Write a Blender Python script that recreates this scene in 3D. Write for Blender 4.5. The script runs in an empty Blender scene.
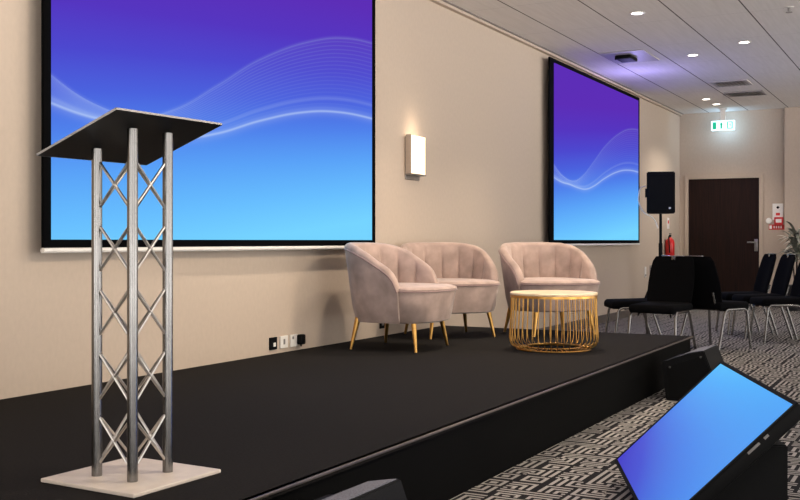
import bpy, bmesh, math, random
from mathutils import Vector, Matrix
random.seed(7)
PI = math.pi
sc = bpy.context.scene
COL = sc.collection
R = math.radians

# ------------------------------------------------------------------ materials
MATS = {}
def lin(c):
    return tuple((x/255/12.92) if x/255 <= .04045 else ((x/255+.055)/1.055)**2.4 for x in c) + (1.0,)

class G:
    """small node-math helper: G(tree).add(a,b) etc. on sockets or floats"""
    def __init__(s, nt): s.nt = nt
    def m(s, op, a, b=0.0, c=0.0):
        n = s.nt.nodes.new('ShaderNodeMath'); n.operation = op
        for i, v in enumerate((a, b, c)):
            if isinstance(v, (int, float)): n.inputs[i].default_value = v
            else: s.nt.links.new(v, n.inputs[i])
        return n.outputs[0]
    def add(s, a, b): return s.m('ADD', a, b)
    def sub(s, a, b): return s.m('SUBTRACT', a, b)
    def mul(s, a, b): return s.m('MULTIPLY', a, b)
    def node(s, t, **k):
        n = s.nt.nodes.new(t)
        for a, b in k.items(): setattr(n, a, b)
        return n
    def obj(s):
        tc = s.node('ShaderNodeTexCoord'); sp = s.node('ShaderNodeSeparateXYZ')
        s.nt.links.new(tc.outputs['Object'], sp.inputs[0])
        return tc.outputs['Object'], sp.outputs
    def ramp(s, fac, stops, interp='LINEAR'):
        r = s.node('ShaderNodeValToRGB'); cr = r.color_ramp; cr.interpolation = interp
        while len(cr.elements) < len(stops): cr.elements.new(.5)
        for e, (p, c) in zip(cr.elements, stops): e.position = p; e.color = lin(c)
        s.nt.links.new(fac, r.inputs[0]); return r.outputs[0]
    def mix(s, fac, a, b, mode='MIX'):
        n = s.node('ShaderNodeMix', data_type='RGBA', blend_type=mode)
        for i, v in ((0, fac), (6, a), (7, b)):
            if isinstance(v, (int, float)): n.inputs[i].default_value = v
            elif isinstance(v, tuple): n.inputs[i].default_value = v
            else: s.nt.links.new(v, n.inputs[i])
        return n.outputs[2]
    def bump(s, h, strength, dist, target):
        b = s.node('ShaderNodeBump'); b.inputs['Strength'].default_value = strength; b.inputs['Distance'].default_value = dist
        s.nt.links.new(h, b.inputs['Height']); s.nt.links.new(b.outputs[0], target.inputs['Normal'])

def new_mat(name):
    m = bpy.data.materials.new(name); m.use_nodes = True
    MATS[name] = m
    return m, m.node_tree, m.node_tree.nodes['Principled BSDF']

def mat(name, rgb, rough=.5, metal=0., noise=0., nscale=(60, 60, 60), bump=0., bdist=.002, sheen=0., spec=.5):
    m, nt, p = new_mat(name); g = G(nt)
    p.inputs['Base Color'].default_value = lin(rgb)
    p.inputs['Roughness'].default_value = rough; p.inputs['Metallic'].default_value = metal
    p.inputs['Specular IOR Level'].default_value = spec
    if sheen:
        p.inputs['Sheen Weight'].default_value = sheen; p.inputs['Sheen Roughness'].default_value = .4
    if noise or bump:
        o, _ = g.obj(); mp = g.node('ShaderNodeMapping'); mp.inputs['Scale'].default_value = nscale
        nt.links.new(o, mp.inputs[0])
        n = g.node('ShaderNodeTexNoise'); n.inputs['Scale'].default_value = 1.; n.inputs['Detail'].default_value = 3.
        nt.links.new(mp.outputs[0], n.inputs['Vector'])
        if noise:
            a = tuple(max(0, c*(1-noise)) for c in rgb); b = tuple(min(255, c*(1+noise)) for c in rgb)
            nt.links.new(g.ramp(n.outputs['Fac'], [(.3, a), (.7, b)]), p.inputs['Base Color'])
        if bump: g.bump(n.outputs['Fac'], bump, bdist, p)
    return m

def emit(name, rgb, strength):
    m, nt, p = new_mat(name)
    p.inputs['Base Color'].default_value = lin(rgb)
    p.inputs['Emission Color'].default_value = lin(rgb); p.inputs['Emission Strength'].default_value = strength
    return m

mat('wallpaper', (190, 174, 158), .85, noise=.012, nscale=(45, 45, 25), bump=.02, bdist=.003, spec=.2)
mat('end_wallpaper', (184, 168, 153), .85, noise=.012, nscale=(45, 45, 25), bump=.02, bdist=.003, spec=.2)
mat('white_paint', (214, 204, 192), .45, noise=.01, nscale=(30, 30, 30))
mat('door_frame_paint', (182, 165, 148), .5, noise=.01, nscale=(30, 30, 30))
mat('skirting', (92, 84, 78), .5, noise=.05, nscale=(4, 40, 40))
mat('door_wood', (30, 16, 11), .5, noise=.28, nscale=(60, 60, 2.5), spec=.15)
mat('stage_carpet', (26, 24, 23), .95, noise=.22, nscale=(130, 130, 130), bump=.25, bdist=.004, spec=.1)
mat('stage_fascia', (7, 7, 7), .85, noise=.1, nscale=(3, 3, 60), spec=.06)
mat('edge_aluminium', (120, 110, 102), .4, .85, noise=.1, nscale=(3, 60, 60))
mat('bright_aluminium', (205, 202, 198), .3, 1., noise=.04, nscale=(60, 60, 8))
mat('aluminium', (128, 126, 124), .26, 1., noise=.05, nscale=(60, 60, 8))
mat('base_plate_white', (208, 196, 184), .5, noise=.03, nscale=(20, 20, 20))
mat('black_laminate', (16, 16, 17), .38, noise=.08, nscale=(12, 12, 12), spec=.4)
mat('laminate_edge', (150, 146, 144), .4, noise=.02, nscale=(12, 12, 12))
mat('velvet', (168, 146, 135), .8, noise=.1, nscale=(9, 9, 9), sheen=.35, bump=.08, bdist=.004, spec=.2)
mat('velvet_piping', (150, 124, 118), .8, noise=.05, nscale=(30, 30, 30), sheen=.3)
mat('brass', (205, 158, 88), .28, 1., noise=.06, nscale=(20, 20, 20))
mat('gold_wire', (206, 156, 84), .3, 1., noise=.06, nscale=(40, 40, 40))
mat('table_top_veneer', (226, 202, 166), .35, noise=.06, nscale=(5, 14, 14))
mat('chair_fabric', (6, 6, 8), .95, noise=.25, nscale=(160, 160, 160), bump=.2, bdist=.002, spec=.08)
mat('chrome', (132, 130, 128), .25, 1., noise=.04, nscale=(30, 30, 30))
mat('black_plastic', (8, 8, 9), .6, noise=.1, nscale=(80, 80, 80), spec=.12)
mat('cabinet_paint', (11, 11, 12), .7, noise=.12, nscale=(150, 150, 150), bump=.25, bdist=.001, spec=.15)
mat('screw_metal', (60, 58, 56), .5, noise=.05)
mat('grille_painted_sheen', (108, 108, 116), .8, noise=.2, nscale=(200, 200, 200), spec=.2)  # grazing sheen on the floor monitor tops, painted in as lighter grey
mat('grille_mesh', (9, 9, 9), .8, noise=.4, nscale=(220, 220, 220), bump=.4, bdist=.001, spec=.15)
mat('screen_border', (5, 5, 6), .9, noise=.08, nscale=(40, 40, 40), spec=.05)
mat('white_plastic', (226, 222, 216), .4, noise=.01, nscale=(20, 20, 20))
mat('grey_plastic', (120, 116, 114), .45, noise=.03, nscale=(20, 20, 20))
mat('vent_paint', (172, 166, 164), .5, noise=.02, nscale=(20, 20, 20))
mat('vent_dark', (150, 144, 141), .7, noise=.05, nscale=(20, 20, 20))
mat('steel', (150, 146, 142), .35, 1., noise=.04, nscale=(30, 30, 30))
mat('red_enamel', (196, 28, 28), .3, noise=.05, nscale=(10, 10, 10))
mat('red_sign', (206, 52, 46), .5, noise=.02, nscale=(10, 10, 10))
mat('sign_white', (232, 228, 224), .5, noise=.01, nscale=(10, 10, 10))
mat('leaf', (104, 106, 96), .55, noise=.3, nscale=(6, 6, 6))
mat('pale_leaf', (196, 192, 180), .55, noise=.15, nscale=(6, 6, 6))
mat('pot_glaze', (40, 40, 42), .35, noise=.08, nscale=(8, 8, 8))
mat('soil', (48, 36, 28), .95, noise=.3, nscale=(50, 50, 50))
emit('lamp_lens', (255, 246, 232), 9.)
emit('sconce_glass', (255, 230, 196), 1.3)
emit('sign_glow', (214, 246, 255), 1.3)
emit('sign_green', (10, 170, 130), .8)

# ceiling tiles: long seams parallel to the stage wall, faint cross joints
def ceiling_mat():
    m, nt, p = new_mat('ceiling_tile'); g = G(nt)
    o, xyz = g.obj()
    fy = g.m('FRACT', g.m('DIVIDE', g.add(xyz[1], 60.3 + .465), .603))
    dy = g.m('MINIMUM', fy, g.sub(1., fy))
    ly = g.m('LESS_THAN', dy, .0105)
    fx = g.m('FRACT', g.m('DIVIDE', g.add(xyz[0], 60.), 1.2))
    lx = g.mul(g.m('LESS_THAN', fx, .0045), .35)
    line = g.m('MAXIMUM', ly, lx)
    mp = g.node('ShaderNodeMapping'); mp.inputs['Scale'].default_value = (2., 30., 1.); nt.links.new(o, mp.inputs[0])
    n = g.node('ShaderNodeTexNoise'); n.inputs['Scale'].default_value = 1.2; n.inputs['Detail'].default_value = 4.
    nt.links.new(mp.outputs[0], n.inputs['Vector'])
    base = g.ramp(n.outputs['Fac'], [(.3, (218, 213, 208)), (.7, (226, 221, 217))])
    nt.links.new(g.mix(line, base, lin((92, 84, 82))), p.inputs['Base Color'])
    p.inputs['Roughness'].default_value = .9; p.inputs['Specular IOR Level'].default_value = .15
ceiling_mat()

# floor carpet: woven maze of nested right-angled bands
def carpet_mat():
    m, nt, p = new_mat('maze_carpet'); g = G(nt)
    o, xyz = g.obj()
    c = .135
    def cell(axis, seed):
        q = g.m('DIVIDE', g.add(xyz[axis], 50.), c)
        return g.m('FLOOR', q), g.sub(g.m('FRACT', q), .5)
    ix, fx = cell(0, 0); iy, fy = cell(1, 0)
    cb = g.node('ShaderNodeCombineXYZ'); nt.links.new(ix, cb.inputs[0]); nt.links.new(iy, cb.inputs[1])
    wn = g.node('ShaderNodeTexWhiteNoise', noise_dimensions='3D'); nt.links.new(cb.outputs[0], wn.inputs['Vector'])
    sp = g.node('ShaderNodeSeparateColor'); nt.links.new(wn.outputs['Color'], sp.inputs[0])
    def centre(s): return g.mul(g.sub(g.m('FLOOR', g.mul(s, 2.999)), 1.), .5)
    dx = g.m('ABSOLUTE', g.sub(fx, centre(sp.outputs[0]))); dy = g.m('ABSOLUTE', g.sub(fy, centre(sp.outputs[1])))
    d = g.m('MAXIMUM', dx, dy)
    st = g.m('FRACT', g.mul(d, 4.))
    band = g.m('GREATER_THAN', st, .5)
    n = g.node('ShaderNodeTexNoise'); n.inputs['Scale'].default_value = 320.; nt.links.new(o, n.inputs['Vector'])
    light = g.ramp(n.outputs['Fac'], [(.3, (142, 137, 133)), (.7, (176, 170, 165))])
    dark = g.ramp(n.outputs['Fac'], [(.3, (22, 21, 23)), (.7, (36, 34, 37))])
    nt.links.new(g.mix(band, light, dark), p.inputs['Base Color'])
    p.inputs['Roughness'].default_value = .95; p.inputs['Specular IOR Level'].default_value = .1
    g.bump(n.outputs['Fac'], .3, .003, p)
carpet_mat()

# projected picture: blue-violet gradient crossed by fine light waves
MAIN = [(0, .352), (.075, .332), (.146, .326), (.25, .312), (.323, .312), (.404, .335), (.547, .401), (.7, .457), (.829, .483), (1, .487)]
TOP = [(0, .425), (.1, .365), (.195, .352), (.285, .39), (.404, .485), (.55, .61), (.762, .735), (.88, .775), (1, .79)]
def picture_mat(name, W, Ht):
    m, nt, p = new_mat(name); g = G(nt)
    o, xyz = g.obj()
    u = g.add(g.m('DIVIDE', xyz[0], W), .5); v = g.m('DIVIDE', xyz[2], Ht)
    def curve(pts):
        n = g.node('ShaderNodeFloatCurve'); cm = n.mapping; cu = cm.curves[0]
        cu.points[0].location = pts[0]; cu.points[1].location = pts[-1]
        for q in pts[1:-1]: cu.points.new(*q)
        cm.update(); n.inputs[0].default_value = 1.
        nt.links.new(u, n.inputs[1]); return n.outputs[0]
    cm, ct = curve(MAIN), curve(TOP)
    def glow(dist, w, a):
        q = g.m('DIVIDE', dist, w)
        return g.mul(g.m('EXPONENT', g.mul(g.mul(q, q), -1.)), a)
    dm = g.sub(v, cm); dt = g.sub(v, ct)
    w = glow(dm, .0042, .36)
    w = g.add(w, glow(dm, .018, .12))
    w = g.add(w, glow(dt, .006, .07))
    w = g.add(w, glow(g.sub(v, g.add(g.mul(cm, .82), g.mul(ct, .18))), .006, .1))
    span = g.m('MAXIMUM', g.sub(ct, cm), .012)
    s = g.m('DIVIDE', dm, span)
    inside = g.mul(g.m('GREATER_THAN', s, 0.), g.m('LESS_THAN', s, 1.))
    strand = g.m('POWER', g.m('ABSOLUTE', g.m('COSINE', g.mul(s, PI*19))), 9.)
    fade = g.m('MULTIPLY', g.add(g.mul(s, .075), .04), inside)
    dense = g.m('MINIMUM', g.m('DIVIDE', .13, span), 2.6)
    w = g.add(w, g.mul(g.mul(fade, dense), g.add(strand, .4)))
    # horizontal fall-off of the crest glow toward the edges
    t = g.sub(v, g.mul(g.sub(u, .5), .16))
    col = g.ramp(t, [(.0, (118, 212, 255)), (.12, (104, 190, 255)), (.25, (90, 162, 248)), (.36, (80, 130, 236)),
                     (.47, (75, 98, 222)), (.58, (77, 72, 207)), (.7, (85, 54, 193)), (.85, (93, 46, 183))])
    pic = g.mix(g.m('MINIMUM', w, 1.), col, lin((205, 228, 255)))
    p.inputs['Base Color'].default_value = (0, 0, 0, 1); p.inputs['Roughness'].default_value = 1.
    p.inputs['Specular IOR Level'].default_value = 0.
    nt.links.new(pic, p.inputs['Emission Color']); p.inputs['Emission Strength'].default_value = 1.
def tv_mat(W, Ht):
    m, nt, p = new_mat('television_picture'); g = G(nt)
    o, xyz = g.obj()
    u = g.add(g.m('DIVIDE', xyz[0], W), .5); v = g.m('DIVIDE', xyz[1], Ht)
    t = g.add(g.add(.08, g.mul(v, g.sub(.85, g.mul(u, .2)))), g.mul(g.mul(u, .45), g.sub(1., v)))
    col = g.ramp(t, [(.05, (74, 60, 200)), (.3, (74, 88, 216)), (.55, (76, 140, 240)), (.8, (84, 178, 255)), (1., (98, 204, 255))])
    p.inputs['Base Color'].default_value = (0, 0, 0, 1); p.inputs['Roughness'].default_value = .35
    p.inputs['Specular IOR Level'].default_value = .03
    nt.links.new(col, p.inputs['Emission Color']); p.inputs['Emission Strength'].default_value = .95

# ------------------------------------------------------------------ mesh helpers
def obj(name, bm, m, parent=None, smooth=False, loc=None):
    me = bpy.data.meshes.new(name)
    bmesh.ops.recalc_face_normals(bm, faces=bm.faces[:])
    bm.to_mesh(me); bm.free()
    if isinstance(m, str): m = [m]
    for k in m: me.materials.append(MATS[k])
    if smooth:
        me.polygons.foreach_set('use_smooth', [True]*len(me.polygons))
        if smooth != 'all':
            me.set_sharp_from_angle(angle=R(smooth if smooth is not True else 40))
    o = bpy.data.objects.new(name, me); COL.objects.link(o)
    if parent: o.parent = parent
    if loc: o.location = loc
    return o

def box(bm, x0, x1, y0, y1, z0, z1, bev=0., seg=2, M=None, mi=0):
    r = bmesh.ops.create_cube(bm, size=1.)
    vs = r['verts']
    for v in vs: v.co = Vector(((x0+x1)/2 + v.co.x*(x1-x0), (y0+y1)/2 + v.co.y*(y1-y0), (z0+z1)/2 + v.co.z*(z1-z0)))
    if bev:
        es = list({e for v in vs for e in v.link_edges})
        rb = bmesh.ops.bevel(bm, geom=es, offset=bev, segments=seg, affect='EDGES', profile=.5)
        vs = list({v for f in rb['faces'] for v in f.verts} | {v for v in vs if v.is_valid})
    if M:
        for v in vs: v.co = M @ v.co
    if mi:
        for f in {f for v in vs for f in v.link_faces}: f.material_index = mi
    return vs

def tube(bm, pts, r, seg=10, closed=False, r2=None):
    pts = [Vector(p) for p in pts]; n = len(pts); rings = []
    prev = None
    for i, p in enumerate(pts):
        if closed: t = (pts[(i+1) % n] - pts[i-1])
        else: t = pts[min(i+1, n-1)] - pts[max(i-1, 0)]
        t.normalize()
        a = prev if prev is not None else (Vector((0, 0, 1)) if abs(t.z) < .9 else Vector((1, 0, 0)))
        a = (a - t*a.dot(t)).normalized(); prev = a
        b = t.cross(a)
        rr = r if r2 is None else r + (r2-r)*i/(n-1)
        rings.append([bm.verts.new(p + rr*(math.cos(2*PI*k/seg)*a + math.sin(2*PI*k/seg)*b)) for k in range(seg)])
    for i in range(n if closed else n-1):
        A, B = rings[i], rings[(i+1) % n]
        for k in range(seg): bm.faces.new((A[k], A[(k+1) % seg], B[(k+1) % seg], B[k]))
    if not closed:
        bm.faces.new(rings[0][::-1]); bm.faces.new(rings[-1])

def lathe(bm, prof, seg=32, M=None, mi=0):
    """prof: (radius, z) list; end points with radius 0 become poles"""
    rings = []
    for r, z in prof:
        if r < 1e-6: rings.append([bm.verts.new((0, 0, z))])
        else: rings.append([bm.verts.new((r*math.cos(2*PI*k/seg), r*math.sin(2*PI*k/seg), z)) for k in range(seg)])
    for A, B in zip(rings, rings[1:]):
        for k in range(seg):
            q = [A[k % len(A)], A[(k+1) % len(A)], B[(k+1) % len(B)], B[k % len(B)]]
            q = list(dict.fromkeys(q))
            if len(q) > 2:
                f = bm.faces.new(q); f.material_index = mi
    for A in (rings[0], rings[-1]):
        if len(A) > 1:
            f = bm.faces.new(A); f.material_index = mi
    if M:
        for A in rings:
            for v in A: v.co = M @ v.co

def prism(bm, poly, z0, z1, M=None):
    a = [bm.verts.new((x, y, z0)) for x, y in poly]; b = [bm.verts.new((x, y, z1)) for x, y in poly]
    n = len(poly)
    bm.faces.new(a[::-1]); bm.faces.new(b)
    for i in range(n): bm.faces.new((a[i], a[(i+1) % n], b[(i+1) % n], b[i]))
    if M:
        for v in a + b: v.co = M @ v.co
    return a, b

def fillet(pts, r, n=5):
    """round the inner corners of a polyline"""
    P = [Vector(p) for p in pts]; out = [P[0]]
    for i in range(1, len(P)-1):
        a = (P[i-1]-P[i]); b = (P[i+1]-P[i])
        rr = min(r, a.length*.49, b.length*.49)
        p0 = P[i] + a.normalized()*rr; p2 = P[i] + b.normalized()*rr
        for k in range(n+1):
            t = k/n; out.append((1-t)**2*p0 + 2*t*(1-t)*P[i] + t*t*p2)
    out.append(P[-1]); return out

def thing(name, label, cat, loc=(0, 0, 0), rz=0., group=None):
    o = bpy.data.objects.new(name, None); COL.objects.link(o); o.empty_display_size = .1
    o.location = loc; o.rotation_euler = (0, 0, rz)
    return tag(o, label, cat, group)
def tag(o, label, cat, group=None):
    o['label'] = label; o['category'] = cat
    if group: o['group'] = group
    return o
def struct(o, label=None):
    o['kind'] = 'structure'
    if label: o['label'] = label
    return o
def dup(root, loc, rz, label):
    r = root.copy(); COL.objects.link(r); r.location = loc; r.rotation_euler = (0, 0, rz); r['label'] = label
    for ch in list(root.children):
        c = ch.copy(); COL.objects.link(c); c.parent = r
        for gch in list(ch.children):
            d = gch.copy(); COL.objects.link(d); d.parent = c
    return r
NB = bmesh.new

# ------------------------------------------------------------------ camera
CX, CY, CZ = 0., -3.86, 1.03
cam = bpy.data.cameras.new('camera'); co = bpy.data.objects.new('camera', cam); COL.objects.link(co)
TH = math.atan(550/1030)
co.location = (CX, CY, CZ); co.rotation_euler = (PI/2, 0, TH - PI/2)
cam.sensor_width = 36.; cam.lens = 1030/800*36; cam.shift_y = -9/800; cam.clip_end = 100
sc.camera = co

# ------------------------------------------------------------------ room shell
XE, ZC = 16.83, 3.08
bm = NB(); box(bm, -3, XE+.2, 0, .2, -.1, ZC+.1)
struct(obj('wall_left', bm, 'wallpaper'), 'long beige papered wall behind the stage')
bm = NB(); box(bm, XE, XE+.2, -9, 0, -.1, ZC+.1)
struct(obj('wall_back', bm, 'end_wallpaper'), 'beige end wall with the door')
bm = NB(); box(bm, -3, XE+.2, -9, .2, -.2, 0)
struct(obj('floor', bm, 'maze_carpet'), 'grey and black maze patterned carpet floor')
bm = NB(); box(bm, -3, XE+.2, -9, .2, ZC, ZC+.2)
struct(obj('ceiling', bm, 'ceiling_tile'), 'pale tiled suspended ceiling')
# perimeter trim with a dark shadow gap
bm = NB(); box(bm, -3, XE, -.045, 0, ZC-.03, ZC)
struct(obj('trim_1', bm, 'wallpaper'), 'slim trim where the stage wall meets the ceiling')
bm = NB(); box(bm, -3, XE, -.075, -.045, ZC-.006, ZC)
struct(obj('trim_2', bm, 'vent_dark'), 'dark shadow gap along the ceiling edge')
bm = NB(); box(bm, XE-.09, XE, -4.2, -1.615, 0, ZC, .008)
struct(obj('trim_3', bm, 'end_wallpaper'), 'shallow papered pier right of the door')
bm = NB(); box(bm, 8.1, XE, -.02, 0, 0, .1, .006)
struct(obj('baseboard_left', bm, 'skirting'))
bm = NB(); box(bm, XE-.02, XE, -.07, -.02, 0, .1, .004); box(bm, XE-.02, XE, -1.6, -1.28, 0, .1, .004); box(bm, XE-.11, XE-.09, -4.2, -1.61, 0, .1, .004)
struct(obj('baseboard_back', bm, 'skirting'))

# door in the end wall
door = bpy.data.objects.new('door_1', None); COL.objects.link(door); struct(door, 'dark brown wooden door with a steel lever handle')
door.location = (XE, -.69, 0)
bm = NB()
for y0, y1, z0, z1 in ((-.6, -.545, 0, 2.022), (.545, .6, 0, 2.022), (-.6, .6, 2.022, 2.085)): box(bm, -.03, .01, y0, y1, z0, z1)
box(bm, -.036, -.03, -.62, .62, 2.08, 2.095)
obj('door_frame', bm, 'door_frame_paint', door)
bm = NB(); box(bm, -.012, .02, -.54, .54, .006, 2.02, .003)
obj('door_leaf', bm, 'door_wood', door)
bm = NB(); box(bm, -.022, -.012, -.525, -.47, .87, 1.06, .003)
tube(bm, fillet([(-.012, -.497, 1.01), (-.06, -.497, 1.01), (-.06, -.37, 1.01)], .02), .011, 10)
obj('handle', bm, 'steel', door, smooth=True)

# ------------------------------------------------------------------ stage
stage = thing('stage', 'low black carpeted stage platform along the beige wall', 'stage', (0, 0, 0))
SX, SY, SH = 8.03, -2.115, .30
bm = NB(); box(bm, -2.5, SX, SY, -.002, SH-.02, SH)
obj('deck', bm, 'stage_carpet', stage)
bm = NB(); box(bm, -2.5, SX-.01, SY+.012, SY+.03, 0, SH-.02)
box(bm, SX-.03, SX-.012, SY+.012, -.005, 0, SH-.02)
obj('fascia', bm, 'stage_fascia', stage)
bm = NB(); box(bm, -2.5, SX+.004, SY-.006, SY+.022, SH-.010, SH, .003)
obj('edge_trim', bm, 'edge_aluminium', stage, smooth=True)
bm = NB(); box(bm, SX-.02, SX+.004, SY+.03, -.005, SH-.018, SH, .003)
obj('edge_trim', bm, 'black_plastic', stage, smooth=True)

# ------------------------------------------------------------------ projection screens
def projection_screen(x0, x1, z0, z1, i0, i1, iz0, label, mname):
    xc = (x0+x1)/2
    t = thing('projection_screen', label, 'screen', (xc, 0, z0), 0, 'projection screens on the stage wall')
    bm = NB(); box(bm, x0-xc, x1-xc, -.088, -.072, 0, z1-z0)
    obj('screen_border', bm, 'screen_border', t)
    W, Ht = i1-i0, z1-.045-iz0
    picture_mat(mname, W, 2.97*0+Ht)
    bm = NB(); box(bm, -W/2, W/2, -.0905, -.0885, 0, Ht)
    obj('screen_picture', bm, mname, t, loc=((i0+i1)/2-xc, 0, iz0-z0))
    bm = NB(); tube(bm, [(x0-xc-.0, -.08, -.013), (x1-xc+.005, -.08, -.013)], .0135, 14)
    obj('bottom_bar', bm, 'white_plastic', t, smooth=True)
    return t
projection_screen(3.495, 6.675, .998, 2.925, 3.54, 6.62, 1.037, 'large projection screen behind the lectern, glowing violet to blue with light waves', 'left_picture')
projection_screen(10.46, 14.07, 1.0, 3.0, 10.59, 14.0, 1.042, 'projection screen right of the wall light, above the rear armchair', 'right_picture')

# ------------------------------------------------------------------ truss lectern
lec = thing('lectern', 'silver truss lectern with a slanted black top on the stage', 'lectern', (2.416, -1.634, SH), R(-2.5))
bm = NB(); box(bm, -.188, .188, -.194, .194, .0, .012, .003)
obj('base_plate', bm, 'base_plate_white', lec)
hc = .0748
def top_z(y): return 1.039 + (-y)*.354        # underside of the slanted top
for sx in (-1, 1):
    for sy in (-1, 1):
        bm = NB(); tube(bm, [(sx*hc, sy*hc, .012), (sx*hc, sy*hc, top_z(sy*hc))], .016, 16)
        obj('post', bm, 'aluminium', lec, smooth=True)
for face in range(4):
    a = face*PI/2; c, s = round(math.cos(a)), round(math.sin(a))
    for k in range(5):
        zc = .122 + k*.195
        for d in (-1, 1):
            p = [(-(hc-.01)*d, hc, zc-.071), ((hc-.01)*d, hc, zc+.071)]
            q = [(x*c - y*s, x*s + y*c, z) for x, y, z in p]
            bm = NB(); tube(bm, q, .0045, 8); obj('brace', bm, 'bright_aluminium', lec, smooth=True)
ang = math.atan(.354)
Mt = Matrix.Translation((0, 0, top_z(0)+.006)) @ Matrix.Rotation(-ang, 4, 'X')
bm = NB(); box(bm, -.225, .225, -.173, .173, -.003, .003, M=Mt)
top = obj('top', bm, 'black_laminate', lec)
bm = NB()
for x0, x1, y0, y1 in ((-.227, .227, -.175, -.173), (-.227, .227, .173, .175), (-.227, -.225, -.173, .173), (.225, .227, -.173, .173)):
    box(bm, x0, x1, y0, y1, -.003, .0034, M=Mt)
obj('edge_band', bm, 'laminate_edge', top)

# ------------------------------------------------------------------ velvet tub armchairs
def plan_path(n):
    rx, ry, ya = .388, .36, -.14
    fine = []
    for k in range(20): fine.append(Vector((-rx, ya + (0-ya)*k/20)))
    for k in range(121):
        a = PI - PI*k/120
        ca, sa = math.cos(a), math.sin(a)
        fine.append(Vector((rx*math.copysign(abs(ca)**.9, ca), ry*abs(sa)**.9)))
    for k in range(1, 21): fine.append(Vector((rx, ya*k/20)))
    L = [0]
    for a, b in zip(fine, fine[1:]): L.append(L[-1] + (b-a).length)
    out, j = [], 0
    for i in range(n+1):
        t = L[-1]*i/n
        while j < len(L)-2 and L[j+1] < t: j += 1
        f = (t-L[j])/max(1e-9, L[j+1]-L[j])
        out.append(fine[j].lerp(fine[j+1], min(1, f)))
    return out
PROF = [(0, .72), (.2, .72), (.4, .714), (.55, .694), (.7, .65), (.83, .592), (.91, .552), (.955, .515), (.985, .465), (1., .43)]
def interp(T, x):
    for (a, b), (c, d) in zip(T, T[1:]):
        if x <= c: return b + (d-b)*(x-a)/(c-a)
    return T[-1][1]
def make_armchair(label):
    t = thing('tub_armchair', label, 'armchair', (0, 0, SH), 0, 'velvet tub armchairs on the stage')
    N, ch = 108, 9
    P = plan_path(N)
    bm = NB(); rings = []
    for i, p in enumerate(P):
        d = (P[min(i+1, N)] - P[max(i-1, 0)]).normalized(); nrm = Vector((-d.y, d.x))
        if nrm.dot(p) < 0 and p.y > -.05: nrm = -nrm
        if i < 4: nrm = Vector((-1, 0))
        if i > N-4: nrm = Vector((1, 0))
        s = abs(2*i/N - 1)
        zt = interp(PROF, s)
        seam = abs(math.sin(PI*ch*i/N))
        bulge = .022*seam**.4
        th = .062
        flare = lambda z: -.07*(1-(z-.2)/.52)
        loop = []
        for k in range(6):
            z = .19 + (zt-.032-.19)*k/5
            loop.append((flare(z) + (-.012 if k == 0 else 0), z))
        fo = flare(zt-.032)
        for k in range(1, 6):
            a = PI*k/6
            loop.append((fo - th/2 + th/2*math.cos(a), zt-.032 + .032*math.sin(a)))
        for k in range(6):
            z = zt-.032 + (.38 - zt+.032)*k/5
            w = min(1, k/1.5)
            loop.append((flare(z) - th - bulge*w + .012*w, z))
        rings.append([bm.verts.new((p.x + nrm.x*o, p.y + nrm.y*o, z)) for o, z in loop])
    for A, B in zip(rings, rings[1:]):
        for k in range(len(A)-1): bm.faces.new((A[k], A[k+1], B[k+1], B[k]))
    bm.faces.new(rings[0]); bm.faces.new(rings[-1][::-1])
    shell = obj('backrest', bm, 'velvet', t, smooth=50)
    # piping along the outer edge of the top roll
    bm = NB(); pts = []
    for i, p in enumerate(P):
        if i % 2: continue
        d = (P[min(i+1, N)] - P[max(i-1, 0)]).normalized(); nrm = Vector((-d.y, d.x))
        if nrm.dot(p) < 0 and p.y > -.05: nrm = -nrm
        if i < 4: nrm = Vector((-1, 0))
        if i > N-4: nrm = Vector((1, 0))
        zt = interp(PROF, abs(2*i/N-1)); o = -.07*(1-(zt-.045-.2)/.52) + .003
        pts.append((p.x + nrm.x*o, p.y + nrm.y*o, zt-.04))
    tube(bm, pts, .005, 6); obj('piping', bm, 'velvet_piping', shell, smooth=True)
    def dplan(hw, yf, yb, n=56):
        out = []
        for k in range(n):
            a = 2*PI*k/n; ca, sa = math.cos(a), math.sin(a)
            e = 2/2.9 if sa < 0 else 1.
            out.append((hw*math.copysign(abs(ca)**e, ca), (abs(yf) if sa < 0 else yb)*math.copysign(abs(sa)**e, sa)))
        return [(max(-lim, min(lim, x)), y) for x, y in out for lim in [.322 + max(0, min(.03, (-y-.13)*.6))]]
    def loft(name, levels, m, par):
        bm = NB(); rr = []
        for hw, yf, yb, z in levels: rr.append([bm.verts.new((x, y, z)) for x, y in dplan(hw, yf, yb)])
        n = len(rr[0])
        for A, B in zip(rr, rr[1:]):
            for k in range(n): bm.faces.new((A[k], A[(k+1) % n], B[(k+1) % n], B[k]))
        bm.faces.new(rr[0][::-1]); bm.faces.new(rr[-1])
        return obj(name, bm, m, par, smooth=50)
    loft('seat_base', [(.29, .30, .26, .19), (.305, .318, .27, .2), (.343, .352, .3, .39), (.34, .348, .3, .397)], 'velvet', t)
    seat = loft('seat', [(.335, .345, .29, .397), (.345, .356, .3, .402), (.348, .36, .3, .41), (.342, .353, .3, .42), (.31, .32, .28, .430), (.2, .2, .2, .437)], 'velvet', t)
    bm = NB()
    tube(bm, [(x, y, .399) for x, y in dplan(.348, .358, .3)], .005, 6, closed=True)
    obj('piping', bm, 'velvet_piping', seat, smooth=True)
    for sx in (-1, 1):
        for sy in (-1, 1):
            bm = NB(); tube(bm, [(sx*.225, sy*.2, .215), (sx*.262, sy*.235, .003)], .019, 12, r2=.009)
            obj('leg', bm, 'brass', t, smooth=True)
    return t
arm = make_armchair('pink velvet armchair nearest the lectern, seen side-on with its back to the left')
arm.location = (6.218, -.54, SH); arm.scale = (1.02, 1.02, 1); arm.rotation_euler = (0, 0, R(3))
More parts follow.
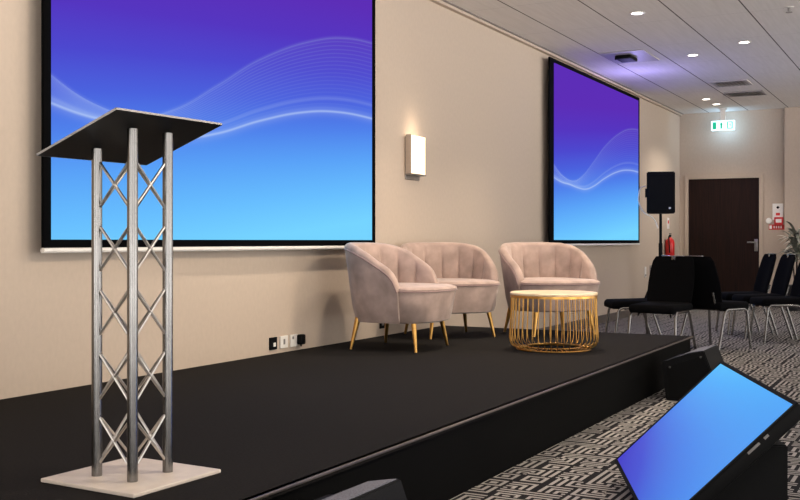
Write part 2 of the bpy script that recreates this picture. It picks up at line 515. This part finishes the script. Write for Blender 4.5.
dup(arm, (7.19, -.45, SH), R(-39), 'pink velvet armchair in the middle, partly hidden behind the side-on armchair')
dup(arm, (7.725, -1.068, SH), R(-40), 'pink velvet armchair directly behind the gold wire table')

# ------------------------------------------------------------------ gold wire table
tab = thing('coffee_table', 'round gold wire drum coffee table with a pale top on the stage', 'table', (6.62, -1.50, SH)); tab.scale = (.97, .97, 1)
bm = NB(); lathe(bm, [(0, .368), (.298, .368), (.302, .372), (.302, .382), (.298, .386), (0, .386)], 64)
obj('tabletop', bm, 'table_top_veneer', tab, smooth=30)
bm = NB(); lathe(bm, [(.285, .352), (.302, .352), (.302, .368), (.285, .368), (.285, .352)], 64)
obj('top_ring', bm, 'gold_wire', tab, smooth=30)
def ring(r, z, rr):
    b = NB(); tube(b, [(r*math.cos(2*PI*k/64), r*math.sin(2*PI*k/64), z) for k in range(64)], rr, 8, closed=True); return b
obj('base_ring', ring(.255, .006, .006), 'gold_wire', tab, smooth=True)
obj('base_ring', ring(.19, .02, .005), 'gold_wire', tab, smooth=True)
NW = 44
for k in range(NW):
    a = 2*PI*k/NW
    pr = [(.293, .355), (.296, .25), (.303, .14), (.306, .085), (.302, .055), (.288, .028), (.26, .012), (.22, .016), (.19, .02)]
    bm = NB(); tube(bm, [(r*math.cos(a), r*math.sin(a), z) for r, z in pr], .0031, 6)
    obj('wire', bm, 'gold_wire', tab, smooth=True)

# ------------------------------------------------------------------ black conference chairs
def make_chair(label):
    t = thing('conference_chair', label, 'chair', (0, 0, 0), 0, 'black conference chairs on the carpet')
    bm = NB(); box(bm, -.225, .225, -.25, .22, .385, .46, .03, 4)
    for v in bm.verts:
        v.co.z -= .018*max(0, (-v.co.y-.12)/.13)**2
        v.co.z += .008*(1-(v.co.x/.225)**2)*(v.co.z > .43)
        if v.co.y < -.1: v.co.x *= 1 - .05*((-v.co.y-.1)/.15)**2
    obj('seat', bm, 'chair_fabric', t, smooth=True)
    # tapering, slightly curved back reclining toward +y
    bm = NB(); nz, nx = 12, 12; F, Bk = [], []
    for j in range(nz+1):
        z = .39 + .495*j/nz; q = j/nz
        hw = .205 - .0*q + .018*math.sin(PI*min(1, q*1.15)) - .03*max(0, (q-.86)/.14)**2
        y0 = .195 + .115*q + .02*q*q
        rf, rb = [], []
        for i in range(nx+1):
            x = -hw + 2*hw*i/nx; e = (2*i/nx-1)
            th = .024*math.sqrt(max(.06, 1-abs(e)**4))*math.sqrt(max(.15, 1-max(0, (abs(q-.5)-.42)/.08)**2))
            yc = y0 - .03*e*e
            rf.append(bm.verts.new((x, yc-th, z))); rb.append(bm.verts.new((x, yc+th, z)))
        F.append(rf); Bk.append(rb)
    for j in range(nz):
        for i in range(nx):
            bm.faces.new((F[j][i], F[j][i+1], F[j+1][i+1], F[j+1][i]))
            bm.faces.new((Bk[j][i+1], Bk[j][i], Bk[j+1][i], Bk[j+1][i+1]))
        bm.faces.new((F[j][0], F[j+1][0], Bk[j+1][0], Bk[j][0])); bm.faces.new((F[j][nx], Bk[j][nx], Bk[j+1][nx], F[j+1][nx]))
    for i in range(nx):
        bm.faces.new((F[0][i+1], F[0][i], Bk[0][i], Bk[0][i+1])); bm.faces.new((F[nz][i], F[nz][i+1], Bk[nz][i+1], Bk[nz][i]))
    back = obj('backrest', bm, 'chair_fabric', t, smooth=50)
    bm = NB(); box(bm, -.1, .1, .30, .342, .882, .892, .004); box(bm, -.018, .018, .285, .298, .85, .886, .003)
    obj('handle', bm, 'chrome', back, smooth=True)
    for s in (-1, 1):
        bm = NB()
        tube(bm, fillet([(s*.232, -.235, 0), (s*.215, -.19, .385), (s*.215, .13, .385), (s*.232, .255, 0)], .055, 6), .0125, 10)
        obj('leg_frame', bm, 'chrome', t, smooth=True)
        bm = NB(); tube(bm, fillet([(s*.16, .08, .375), (s*.16, .19, .375), (s*.16, .245, .55)], .04, 5), .0105, 8)
        obj('back_support', bm, 'chrome', t, smooth=True)
    bm = NB(); tube(bm, [(-.215, -.12, .376), (.215, -.12, .376)], .009, 8); tube(bm, [(-.215, .1, .376), (.215, .1, .376)], .009, 8)
    obj('crossbar', bm, 'chrome', t, smooth=True)
    return t
ch = make_chair('black conference chair facing the stage end, its full backrest showing beyond the stage corner')
ch.location = (9.515, -1.51, 0); ch.rotation_euler = (0, 0, R(-99))
LEFT = R(-152)
dup(ch, (9.985, -1.12, 0), LEFT, 'black conference chair mostly hidden, only its seat sticking out left beside the gold table')
dup(ch, (10.15, -1.87, 0), R(64), 'black conference chair turned away to the right, back to back with the front chair')
dup(ch, (11.97, -1.82, 0), LEFT - R(1), 'black conference chair in the right-hand row, nearest the door')
dup(ch, (11.55, -2.07, 0), LEFT - R(1), 'black conference chair second from the door in the right-hand row')
dup(ch, (11.10, -2.33, 0), LEFT - R(1), 'black conference chair third from the door, cut by the right edge')

# ------------------------------------------------------------------ floor monitors (wedges)
def wedge(label, x0, x1, yb, hz, hb):
    """baffle slopes down toward the stage (+y), back panel faces the audience (-y)"""
    t = thing('floor_monitor', label, 'speaker', ((x0+x1)/2, yb, 0), 0, 'black floor monitors at the stage front')
    W = x1-x0
    M = Matrix(((0, 0, 1, 0), (1, 0, 0, 0), (0, 1, 0, 0), (0, 0, 0, 1)))   # (y,z,x) -> (x,y,z)
    prof = [(0, .0), (-.045, .10), (-.05, .2), (0, hz), (.10, hz-.02), (.20, hz-.065), (.262, hb), (.27, hb-.03), (.24, 0)]
    bm = NB(); prism(bm, prof, -W/2, W/2, M)
    bmesh.ops.bevel(bm, geom=bm.edges[:], offset=.006, segments=2, affect='EDGES')
    cab = obj('cabinet', bm, 'cabinet_paint', t, smooth=25)
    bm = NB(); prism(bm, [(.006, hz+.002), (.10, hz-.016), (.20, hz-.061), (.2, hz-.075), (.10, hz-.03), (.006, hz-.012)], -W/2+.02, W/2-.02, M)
    obj('grille', bm, 'grille_painted_sheen', t)
    for s in (-1, 1):
        bm = NB(); prism(bm, [(.0, .018), (-.034, .10), (-.038, .19), (.006, hz-.028), (.19, hz-.10), (.235, hb-.03), (.215, .018)], s*W/2-.003, s*W/2+.003, M)
        obj('side_panel', bm, 'grille_mesh', t)
        bm = NB()
        for y, z in ((.215, hb-.035), (.02, hz-.04)):
            lathe(bm, [(0, -.004), (.007, -.002), (.007, .002), (0, .004)], 12, Matrix.Translation((s*(W/2+.004), y, z)) @ Matrix.Rotation(PI/2, 4, 'Y'))
        obj('screw', bm, 'screw_metal', t)
    return t
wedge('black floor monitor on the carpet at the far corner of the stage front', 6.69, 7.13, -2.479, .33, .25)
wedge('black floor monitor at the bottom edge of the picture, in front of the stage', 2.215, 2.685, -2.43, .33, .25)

# ------------------------------------------------------------------ tilted television and its stand
T = Vector((4.51, -3.006, .519)); Rr = Vector((3.459, -3.438, .519)); L = Vector((4.334, -2.593, .086))
ex = (Rr-T).normalized(); ey = (T-L); ey = (ey - ex*ey.dot(ex)).normalized(); ez = ex.cross(ey)
TW, TH_ = 1.136, .625
org = T - ey*TH_ + ex*TW/2
tv = thing('television', 'large tilted television showing a plain blue picture, low at the right front', 'television')
tv.matrix_world = Matrix((( ex.x, ey.x, ez.x, org.x), (ex.y, ey.y, ez.y, org.y), (ex.z, ey.z, ez.z, org.z), (0, 0, 0, 1)))
bm = NB(); box(bm, -TW/2, TW/2, 0, TH_, -.045, -.001, .006)
obj('housing', bm, 'black_plastic', tv, smooth=True)
bm = NB(); bw = .014
for x0, x1, y0, y1 in ((-TW/2, TW/2, 0, bw), (-TW/2, TW/2, TH_-bw, TH_), (-TW/2, -TW/2+bw, bw, TH_-bw), (TW/2-bw, TW/2, bw, TH_-bw)):
    box(bm, x0, x1, y0, y1, -.001, .004)
obj('bezel', bm, 'cabinet_paint', tv)
tv_mat(TW-2*bw, TH_-2*bw)
bm = NB(); box(bm, -TW/2+bw, TW/2-bw, -bw*0, TH_-2*bw, -.001, .001)
obj('screen', bm, 'television_picture', tv, loc=(0, bw, 0))
bm = NB()
for y0, w in ((.40, .05), (.47, .018)): box(bm, TW/2, TW/2+.002, y0, y0+w, -.014, -.006)
obj('port_panel', bm, 'grey_plastic', tv)
hx = Vector((ex.x, ex.y, 0)).normalized(); hy = Vector((-hx.y, hx.x, 0))     # horizontal axes
if hy.y < 0: hy = -hy
near = Vector((3.63, -3.385, 0))
st = thing('monitor_stand', 'black wedge-shaped block under the tilted television', 'stand', near)
M = Matrix(((-hx.x*0 + hy.x, 0, -hx.x, 0), (hy.y, 0, -hx.y, 0), (0, 1, 0, 0), (0, 0, 0, 1)))  # (s,z,along)
bm = NB(); prism(bm, [(.0, 0), (.0, .35), (.085, .35), (.42, .04), (.42, 0)], 0, .8, M)
bmesh.ops.bevel(bm, geom=bm.edges[:], offset=.005, segments=2, affect='EDGES')
obj('body', bm, 'cabinet_paint', st, smooth=25)

# ------------------------------------------------------------------ PA loudspeaker on a stand
sp = (13.98, -.40)
stand = thing('speaker_stand', 'black pole stand under the loudspeaker, behind the chairs', 'stand', (sp[0], sp[1], 0))
bm = NB(); tube(bm, [(0, 0, .1), (0, 0, 1.40)], .019, 14); obj('pole', bm, 'black_plastic', stand, smooth=True)
bm = NB(); tube(bm, [(0, 0, .75), (0, 0, 1.0)], .027, 14); tube(bm, [(0, 0, .83), (-.0, -.06, .83)], .01, 8); obj('collar', bm, 'black_plastic', stand, smooth=True)
for k in range(3):
    a = R(100 + 120*k); d = (math.cos(a), math.sin(a))
    bm = NB(); tube(bm, [(d[0]*.02, d[1]*.02, .72), (d[0]*.3, d[1]*.3, .012)], .012, 8); tube(bm, [(d[0]*.02, d[1]*.02, .3), (d[0]*.19, d[1]*.19, .3)], .008, 8)
    obj('leg', bm, 'black_plastic', stand, smooth=True)
pa = thing('loudspeaker', 'black loudspeaker raised on a pole stand near the door', 'speaker', (sp[0], sp[1], 1.40), R(-75))
bm = NB(); prism(bm, [(-.185, -.165), (.185, -.165), (.185, -.02), (.1, .17), (-.1, .17), (-.185, -.02)], 0, .56)
bmesh.ops.bevel(bm, geom=bm.edges[:], offset=.012, segments=2, affect='EDGES')
obj('cabinet', bm, 'cabinet_paint', pa, smooth=25)
bm = NB(); box(bm, -.17, .17, -.178, -.16, .03, .53, .012, 3); obj('grille', bm, 'grille_mesh', pa)
bm = NB(); lathe(bm, [(0, 0), (.014, 0), (.014, .004), (0, .004)], 16, Matrix.Translation((.115, -.178, .07)) @ Matrix.Rotation(PI/2, 4, 'X')); obj('badge', bm, 'sign_white', pa)
bm = NB(); box(bm, -.206, -.184, -.09, .0, .22, .34, .006); obj('handle', bm, 'black_plastic', pa)
bm = NB(); tube(bm, fillet([(-.03, .17, .38), (-.13, .25, .36), (-.15, .27, .16), (-.09, .2, .0), (-.04, .08, -.05), (-.012, .03, -.2)], .07, 6), .008, 8)
cab = obj('speaker_cable', bm, 'white_plastic', None, smooth=True, loc=(sp[0], sp[1], 1.40))
tag(cab, 'thin pale cable looping down from the back of the raised loudspeaker', 'cable')

# ------------------------------------------------------------------ wall light
scn = thing('wall_light', 'lit rectangular wall light between the two projection screens', 'lamp', (7.43, 0, 1.56))
bm = NB(); box(bm, -.12, .12, -.012, 0, -.035, .31, .003); obj('back_plate', bm, 'steel', scn)
for x0, x1 in ((-.13, -.124), (.124, .13)):
    bm = NB(); box(bm, x0, x1, -.062, -.012, .012, .325, .002); obj('side_panel', bm, 'door_frame_paint', scn)
bm = NB(); box(bm, -.124, .124, -.061, -.014, .013, .318); obj('diffuser', bm, 'sconce_glass', scn)
bm = NB(); box(bm, -.135, .135, -.066, -.012, 0, .012, .002); obj('bottom_cap', bm, 'steel', scn)

# ------------------------------------------------------------------ wall plates
def plate(name, label, x, z, w, h, mname, extras, cat='socket'):
    t = thing(name, label, cat, (x, 0, z), 0)
    bm = NB(); box(bm, -w/2, w/2, -.01, 0, -h/2, h/2, .002); obj('plate', bm, mname, t)
    for nm, mm, x0, x1, z0, z1, d in extras:
        bm = NB(); box(bm, x0, x1, -d, -.009, z0, z1, .001); obj(nm, bm, mm, t)
    return t
plate('wall_socket', 'black socket plate low on the wall, leftmost of the row by the armchair', 5.48, .368, .08, .08, 'black_plastic', [('jack', 'white_plastic', -.005, .02, -.02, .005, .014)])
plate('wall_socket', 'white socket plate low on the wall, second in the row by the armchair', 5.60, .368, .085, .08, 'white_plastic', [('switch', 'grey_plastic', -.008, .006, -.015, .02, .014)])
plate('wall_socket', 'white socket plate with the black plug in it, beside the side-on armchair', 5.715, .368, .085, .08, 'white_plastic', [('switch', 'grey_plastic', -.02, -.008, .01, .028, .014)])
pl = thing('power_plug', 'black power plug pushed into the white wall socket by the armchair', 'plug', (5.765, -.012, .37))
bm = NB(); box(bm, -.025, .03, -.04, .0, -.032, .036, .01, 3); tube(bm, [(0, -.02, -.03), (0, -.02, -.045)], .006, 8); obj('plug_body', bm, 'black_plastic', pl, smooth=True)
plate('wall_socket', 'small dark socket plate on the wall seen between the armchair legs', 6.93, .40, .075, .085, 'black_plastic', [('jack', 'grey_plastic', -.015, .015, -.02, .01, .014)])
plate('wall_socket', 'white socket plate on the wall below the far screen', 14.69, .585, .09, .15, 'white_plastic', [('switch', 'grey_plastic', -.02, .02, -.06, -.03, .014)])
plate('wall_socket', 'dark socket plate on the wall right of the white one under the far screen', 15.0, .60, .1, .15, 'grey_plastic', [('jack', 'black_plastic', -.03, .03, -.04, .04, .014)])

# ------------------------------------------------------------------ fire safety items
ext = thing('fire_extinguisher', 'red fire extinguisher hung on the wall left of the door', 'fire extinguisher', (15.85, -.08, .80)); ext.scale = (.84, .84, .84)
bm = NB(); lathe(bm, [(0, 0), (.075, 0), (.082, .012), (.082, .24), (.07, .29), (.035, .325), (.028, .34), (0, .34)], 28); obj('cylinder', bm, 'red_enamel', ext, smooth=True)
bm = NB(); tube(bm, [(0, 0, .335), (0, 0, .375)], .022, 12); box(bm, -.015, .09, -.012, .012, .375, .39, .003); box(bm, -.015, .08, -.012, .012, .4, .412, .003); obj('valve', bm, 'black_plastic', ext, smooth=True)
bm = NB(); tube(bm, fillet([(-.02, 0, .36), (-.10, 0, .36), (-.11, -.01, .2), (-.10, -.02, .06)], .05, 6), .011, 8); obj('hose', bm, 'black_plastic', ext, smooth=True)
bm = NB(); box(bm, -.04, .04, .083, .094, .06, .3); obj('bracket', bm, 'steel', ext)
es = thing('safety_sign', 'small white notice on the wall above the fire extinguisher', 'sign', (16.05, 0, 1.30))
bm = NB(); box(bm, -.06, .06, -.008, 0, -.08, .09, .002); obj('panel', bm, 'sign_white', es)
bm = NB(); box(bm, -.035, .035, -.0095, -.008, .0, .05); obj('symbol', bm, 'red_sign', es)

XW = XE
fs = thing('fire_notice', 'tall white notice with a black mark above the red call point', 'sign', (XW, -1.51, 1.485))
bm = NB(); box(bm, -.012, 0, -.08, .08, -.125, .125, .004); obj('panel', bm, 'sign_white', fs)
bm = NB(); box(bm, -.0135, -.012, -.022, .022, .055, .075); box(bm, -.0135, -.012, -.01, .01, .043, .087); obj('symbol', bm, 'black_plastic', fs)
bm = NB(); box(bm, -.0135, -.012, -.03, .03, -.06, -.02); obj('red_mark', bm, 'red_sign', fs)
cp = thing('call_point', 'red square fire alarm call point beside the door', 'alarm', (XW, -1.525, 1.335))
bm = NB(); box(bm, -.045, 0, -.065, .065, -.055, .065, .008); obj('body', bm, 'red_enamel', cp)
bm = NB(); box(bm, -.048, -.044, -.042, .042, -.02, .035, .001); obj('glass', bm, 'sign_white', cp)
fp = thing('fire_sign', 'wide red sign with pale lettering under the call point', 'sign', (XW, -1.49, 1.245))
bm = NB(); box(bm, -.006, 0, -.115, .115, -.04, .04); obj('panel', bm, 'red_sign', fp)
bm = NB()
box(bm, -.008, -.006, .07, .105, -.026, .026)
for k in range(4): box(bm, -.008, -.006, .028-k*.034, .044-k*.034, -.018, .018)
obj('lettering', bm, 'sign_white', fp)
dm = thing('door_contact', 'small round white wall button left of the red call point', 'button', (XW, -1.375, 1.345))
bm = NB(); lathe(bm, [(0, 0), (.045, 0), (.042, .022), (.03, .028), (0, .028)], 24, Matrix.Rotation(-PI/2, 4, 'Y')); obj('body', bm, 'white_plastic', dm, smooth=True)

# ------------------------------------------------------------------ exit sign
ex_ = thing('exit_sign', 'glowing green and white exit sign hanging above the door', 'sign', (16.45, -.755, 2.745))
bm = NB(); box(bm, -.02, .02, -.035, .035, .145, ZC-2.745); box(bm, -.035, .035, -.06, .06, ZC-2.745-.02, ZC-2.745); obj('hanger', bm, 'white_plastic', ex_)
bm = NB(); box(bm, -.03, .03, -.175, .175, 0, .15, .006); obj('light_box', bm, 'sign_glow', ex_)
bm = NB(); 
def gq(y0, y1, z0, z1): box(bm, -.0325, -.0305, y0, y1, z0, z1)
gq(.095, .15, .02, .13)
gq(.008, .034, .025, .09); prism(bm, [(-.005, .09), (.047, .09), (.021, .128)], -.0325, -.0305, Matrix(((0, 0, 1, 0), (1, 0, 0, 0), (0, 1, 0, 0), (0, 0, 0, 1))))
gq(-.15, -.135, .02, .13); gq(-.08, -.065, .02, .13); gq(-.135, -.08, .118, .13); gq(-.135, -.08, .02, .032)
prism(bm, [(-.12, .06), (-.095, .075), (-.12, .10)], -.0325, -.0305, Matrix(((0, 0, 1, 0), (1, 0, 0, 0), (0, 1, 0, 0), (0, 0, 0, 1))))
obj('pictogram', bm, 'sign_green', ex_)

# ------------------------------------------------------------------ ceiling fittings
def downlight(x, y, label):
    t = thing('ceiling_downlight', label, 'lamp', (x, y, ZC), 0, 'recessed ceiling downlights')
    bm = NB(); lathe(bm, [(.05, -.001), (.07, -.001), (.072, -.005), (.066, -.008), (.05, -.005), (.05, -.001)], 28); obj('trim_ring', bm, 'white_plastic', t, smooth=True)
    bm = NB(); lathe(bm, [(0, -.004), (.051, -.004), (.051, -.001), (0, -.001)], 28); obj('lens', bm, 'lamp_lens', t)
DL = [(9.17, -1.38, 'lit ceiling downlight nearest the top edge, left of the others'),
      (11.53, -1.36, 'lit ceiling downlight between the projector and the one furthest right'),
      (11.03, -1.99, 'lit ceiling downlight furthest right, right of the middle one'),
      (15.2, -.755, 'lit ceiling downlight close to the end wall, left of the exit sign'),
      (15.83, -.775, 'lit ceiling downlight just above the exit sign')]
for d in DL: downlight(*d)

def vent(x0, x1, y0, y1, label, dark):
    xc, yc = (x0+x1)/2, (y0+y1)/2
    t = thing('air_vent', label, 'vent', (xc, yc, ZC), 0, 'ceiling air vents')
    hx_, hy_ = (x1-x0)/2, (y1-y0)/2
    bm = NB(); w = .04
    for a in ((-hx_, hx_, -hy_, -hy_+w), (-hx_, hx_, hy_-w, hy_), (-hx_, -hx_+w, -hy_+w, hy_-w), (hx_-w, hx_, -hy_+w, hy_-w)): box(bm, *a, -.014, -.001)
    obj('frame', bm, 'vent_paint' if not dark else 'vent_dark', t)
    bm = NB(); box(bm, -hx_+w, hx_-w, -hy_+w, hy_-w, -.004, -.001); obj('backing', bm, 'vent_dark', t)
    n = 8
    for k in range(n):
        y = -hy_+w + (2*hy_-2*w)*(k+.5)/n
        bm = NB(); Mr = Matrix.Translation((0, y, -.012)) @ Matrix.Rotation(R(35), 4, 'X')
        box(bm, -hx_+w, hx_-w, -.02, .02, -.0015, .0015, M=Mr); obj('slat', bm, 'vent_paint' if not dark else 'grey_plastic', t)
vent(13.57, 14.03, -1.59, -1.135, 'pale slatted air vent in the ceiling, the one nearer the camera', False)
vent(14.64, 15.07, -1.61, -1.11, 'grey slatted air vent in the ceiling, nearer the end wall', True)

spk = thing('sprinkler', 'small sprinkler head in the ceiling at the top right corner', 'sprinkler', (9.565, -2.616, ZC))
bm = NB(); lathe(bm, [(0, -.006), (.04, -.006), (.042, -.001), (0, -.001)], 20); obj('rose', bm, 'white_plastic', spk)
bm = NB(); tube(bm, [(0, 0, -.006), (0, 0, -.035)], .012, 10); lathe(bm, [(0, -.05), (.028, -.05), (.028, -.046), (0, -.046)], 16)
tube(bm, [(.014, 0, -.03), (.014, 0, -.047)], .003, 6); tube(bm, [(-.014, 0, -.03), (-.014, 0, -.047)], .003, 6); obj('head', bm, 'steel', spk, smooth=True)

pr = thing('projector', 'black projector hanging out of a ceiling hatch by the far screen', 'projector', (11.22, -.70, ZC))
bm = NB(); box(bm, -.30, .42, -.27, .22, -.012, -.001, .002); obj('hatch_panel', bm, 'vent_paint', pr)
bm = NB(); box(bm, -.13, .15, -.09, .09, -.052, -.014, .01, 3); obj('body', bm, 'black_plastic', pr, smooth=True)
bm = NB(); tube(bm, [(-.06, .08, -.034), (-.06, .105, -.034)], .017, 18); obj('lens_barrel', bm, 'black_laminate', pr, smooth=True)
bm = NB(); tube(bm, [(0, 0, -.02), (0, 0, -.01)], .03, 12); obj('mount', bm, 'black_plastic', pr)

# ------------------------------------------------------------------ potted plant by the pier
pp = thing('potted_plant', 'grey-green potted plant with arching leaves at the right edge', 'plant', (16.2, -1.86, 0))
bm = NB(); lathe(bm, [(0, 0), (.13, 0), (.17, .36), (.18, .38), (.165, .38), (.155, .34), (0, .34)], 28); obj('pot', bm, 'pot_glaze', pp, smooth=40)
bm = NB(); lathe(bm, [(0, .335), (.156, .335), (.156, .345), (0, .35)], 28); obj('soil', bm, 'soil', pp)
bm = NB(); tube(bm, [(0, 0, .34), (.01, 0, .6), (0, .0, 1.12)], .014, 8, r2=.01); tube(bm, [(.02, .02, .34), (.05, .05, .6), (.06, .07, .78)], .012, 8, r2=.008); obj('stem', bm, 'soil', pp, smooth=True)
for k in range(96):
    a = random.uniform(0, 2*PI); ln = random.uniform(.2, .42); up = random.uniform(.1, .6); z0 = random.uniform(.72, 1.12); w = random.uniform(.018, .03)
    bm = NB(); prev = None; d = Vector((math.cos(a), math.sin(a), 0)); sd = Vector((-d.y, d.x, 0))
    for i in range(9):
        q = i/8; p = Vector((0, 0, z0)) + d*ln*q*.85 + Vector((0, 0, up*ln*q*2 - .42*ln*q*q*1.6))
        ww = w*math.sin(PI*(.08+.92*q))**.7 if q < 1 else .001
        dn = Vector((0, 0, -ww*.35))
        cur = [bm.verts.new(p - sd*ww + dn), bm.verts.new(p + Vector((0, 0, .002))), bm.verts.new(p + sd*ww + dn), bm.verts.new(p - Vector((0, 0, .001)) + dn*.2)]
        if prev:
            for j in range(4): bm.faces.new((prev[j], prev[(j+1) % 4], cur[(j+1) % 4], cur[j]))
        else: bm.faces.new(cur)
        prev = cur
    bm.faces.new(prev[::-1])
    obj('leaf', bm, 'leaf' if k % 3 else 'pale_leaf', pp, smooth=True)

# ------------------------------------------------------------------ light
w = bpy.data.worlds.new('world'); sc.world = w; w.use_nodes = True
bg = w.node_tree.nodes['Background']; bg.inputs[0].default_value = (1., .965, .93, 1)
# added world fill: brighter below the horizon for the ceiling, azimuth stripes for metal
gw = G(w.node_tree); tcw = gw.node('ShaderNodeTexCoord'); spw = gw.node('ShaderNodeSeparateXYZ')
w.node_tree.links.new(tcw.outputs['Generated'], spw.inputs[0])
az = gw.m('ARCTAN2', spw.outputs[1], spw.outputs[0])
az_stripes = gw.m('SINE', gw.mul(az, 9.)); az_stripes = gw.add(gw.mul(gw.m('SMOOTH_MIN', gw.m('MAXIMUM', gw.mul(az_stripes, 2.), -1.), 1., .3), .6), 1.)
mr = gw.node('ShaderNodeMapRange', interpolation_type='SMOOTHSTEP'); w.node_tree.links.new(spw.outputs[2], mr.inputs[0])
for i, v in ((1, -.06), (2, .06), (3, 5.6), (4, 1.7)): mr.inputs[i].default_value = v
w.node_tree.links.new(gw.mul(az_stripes, mr.outputs[0]), bg.inputs[1])

def spot(name, loc, target, energy, color, size, blend=.6, radius=.08):
    l = bpy.data.lights.new(name, 'SPOT'); l.energy = energy; l.color = color; l.spot_size = R(size); l.spot_blend = blend; l.shadow_soft_size = radius
    o = bpy.data.objects.new(name, l); COL.objects.link(o); o.location = loc
    o.rotation_euler = (Vector(target)-Vector(loc)).to_track_quat('-Z', 'Y').to_euler(); return o
WARM = (1., .83, .64); NEUT = (1., .90, .78)
spot('stage_spot', (6.6, -3.9, 3.0), (4.6, 0, .9), 270, WARM, 95, .8, .25)
spot('stage_spot', (4.0, -4.2, 3.0), (2.2, 0, .9), 300, WARM, 100, .8, .25)
spot('stage_spot', (9.0, -3.6, 3.0), (7.4, -.6, .6), 55, WARM, 80, .8, .25)
for x, y, *_ in DL: spot('downlight_beam', (x, y, ZC-.015), (x, y, 0), 45 if x < 15 else 80, NEUT, 110, .7, .05)
for x, y in ((6.8, -1.38), (4.4, -1.38), (13.6, -2.6), (11.0, -3.6), (6.5, -3.2), (14.6, -3.6), (3.5, -3.4)):
    spot('downlight_beam', (x, y, ZC-.015), (x, y, 0), 40, NEUT, 110, .7, .05)

for x in (5.5, 7.0, 8.4): spot('stage_downlight', (x, -1.3, ZC-.015), (x, -1.0, 0), 160, WARM, 85, .8, .06)
l = bpy.data.lights.new('wall_light_bulb', 'POINT'); l.energy = .9; l.color = (1., .8, .58); l.shadow_soft_size = .03
o = bpy.data.objects.new('wall_light_bulb', l); COL.objects.link(o); o.location = (7.43, -.13, 1.93)
l = bpy.data.lights.new('exit_sign_lamp', 'POINT'); l.energy = 3.5; l.color = (.4, .7, 1.); l.shadow_soft_size = .05
o = bpy.data.objects.new('exit_sign_lamp', l); COL.objects.link(o); o.location = (16.6, -.755, 2.8)
l = bpy.data.lights.new('ceiling_glow_fill', 'POINT'); l.energy = 16; l.color = (.42, .36, 1.); l.shadow_soft_size = .05  # added violet fill for the ceiling glow, hanging clear of the projector
o = bpy.data.objects.new('ceiling_glow_fill', l); COL.objects.link(o); o.location = (12.3, -.5, 2.55)
# ------------------------------------------------------------------ view
vs = sc.view_settings
sc.display_settings.display_device = 'sRGB'
vs.view_transform = 'Standard'; vs.look = 'None'; vs.exposure = 0.; vs.gamma = 1.; vs.use_curve_mapping = False
sc.cycles.use_denoising = True
sc.cycles.max_bounces = 8; sc.cycles.diffuse_bounces = 5
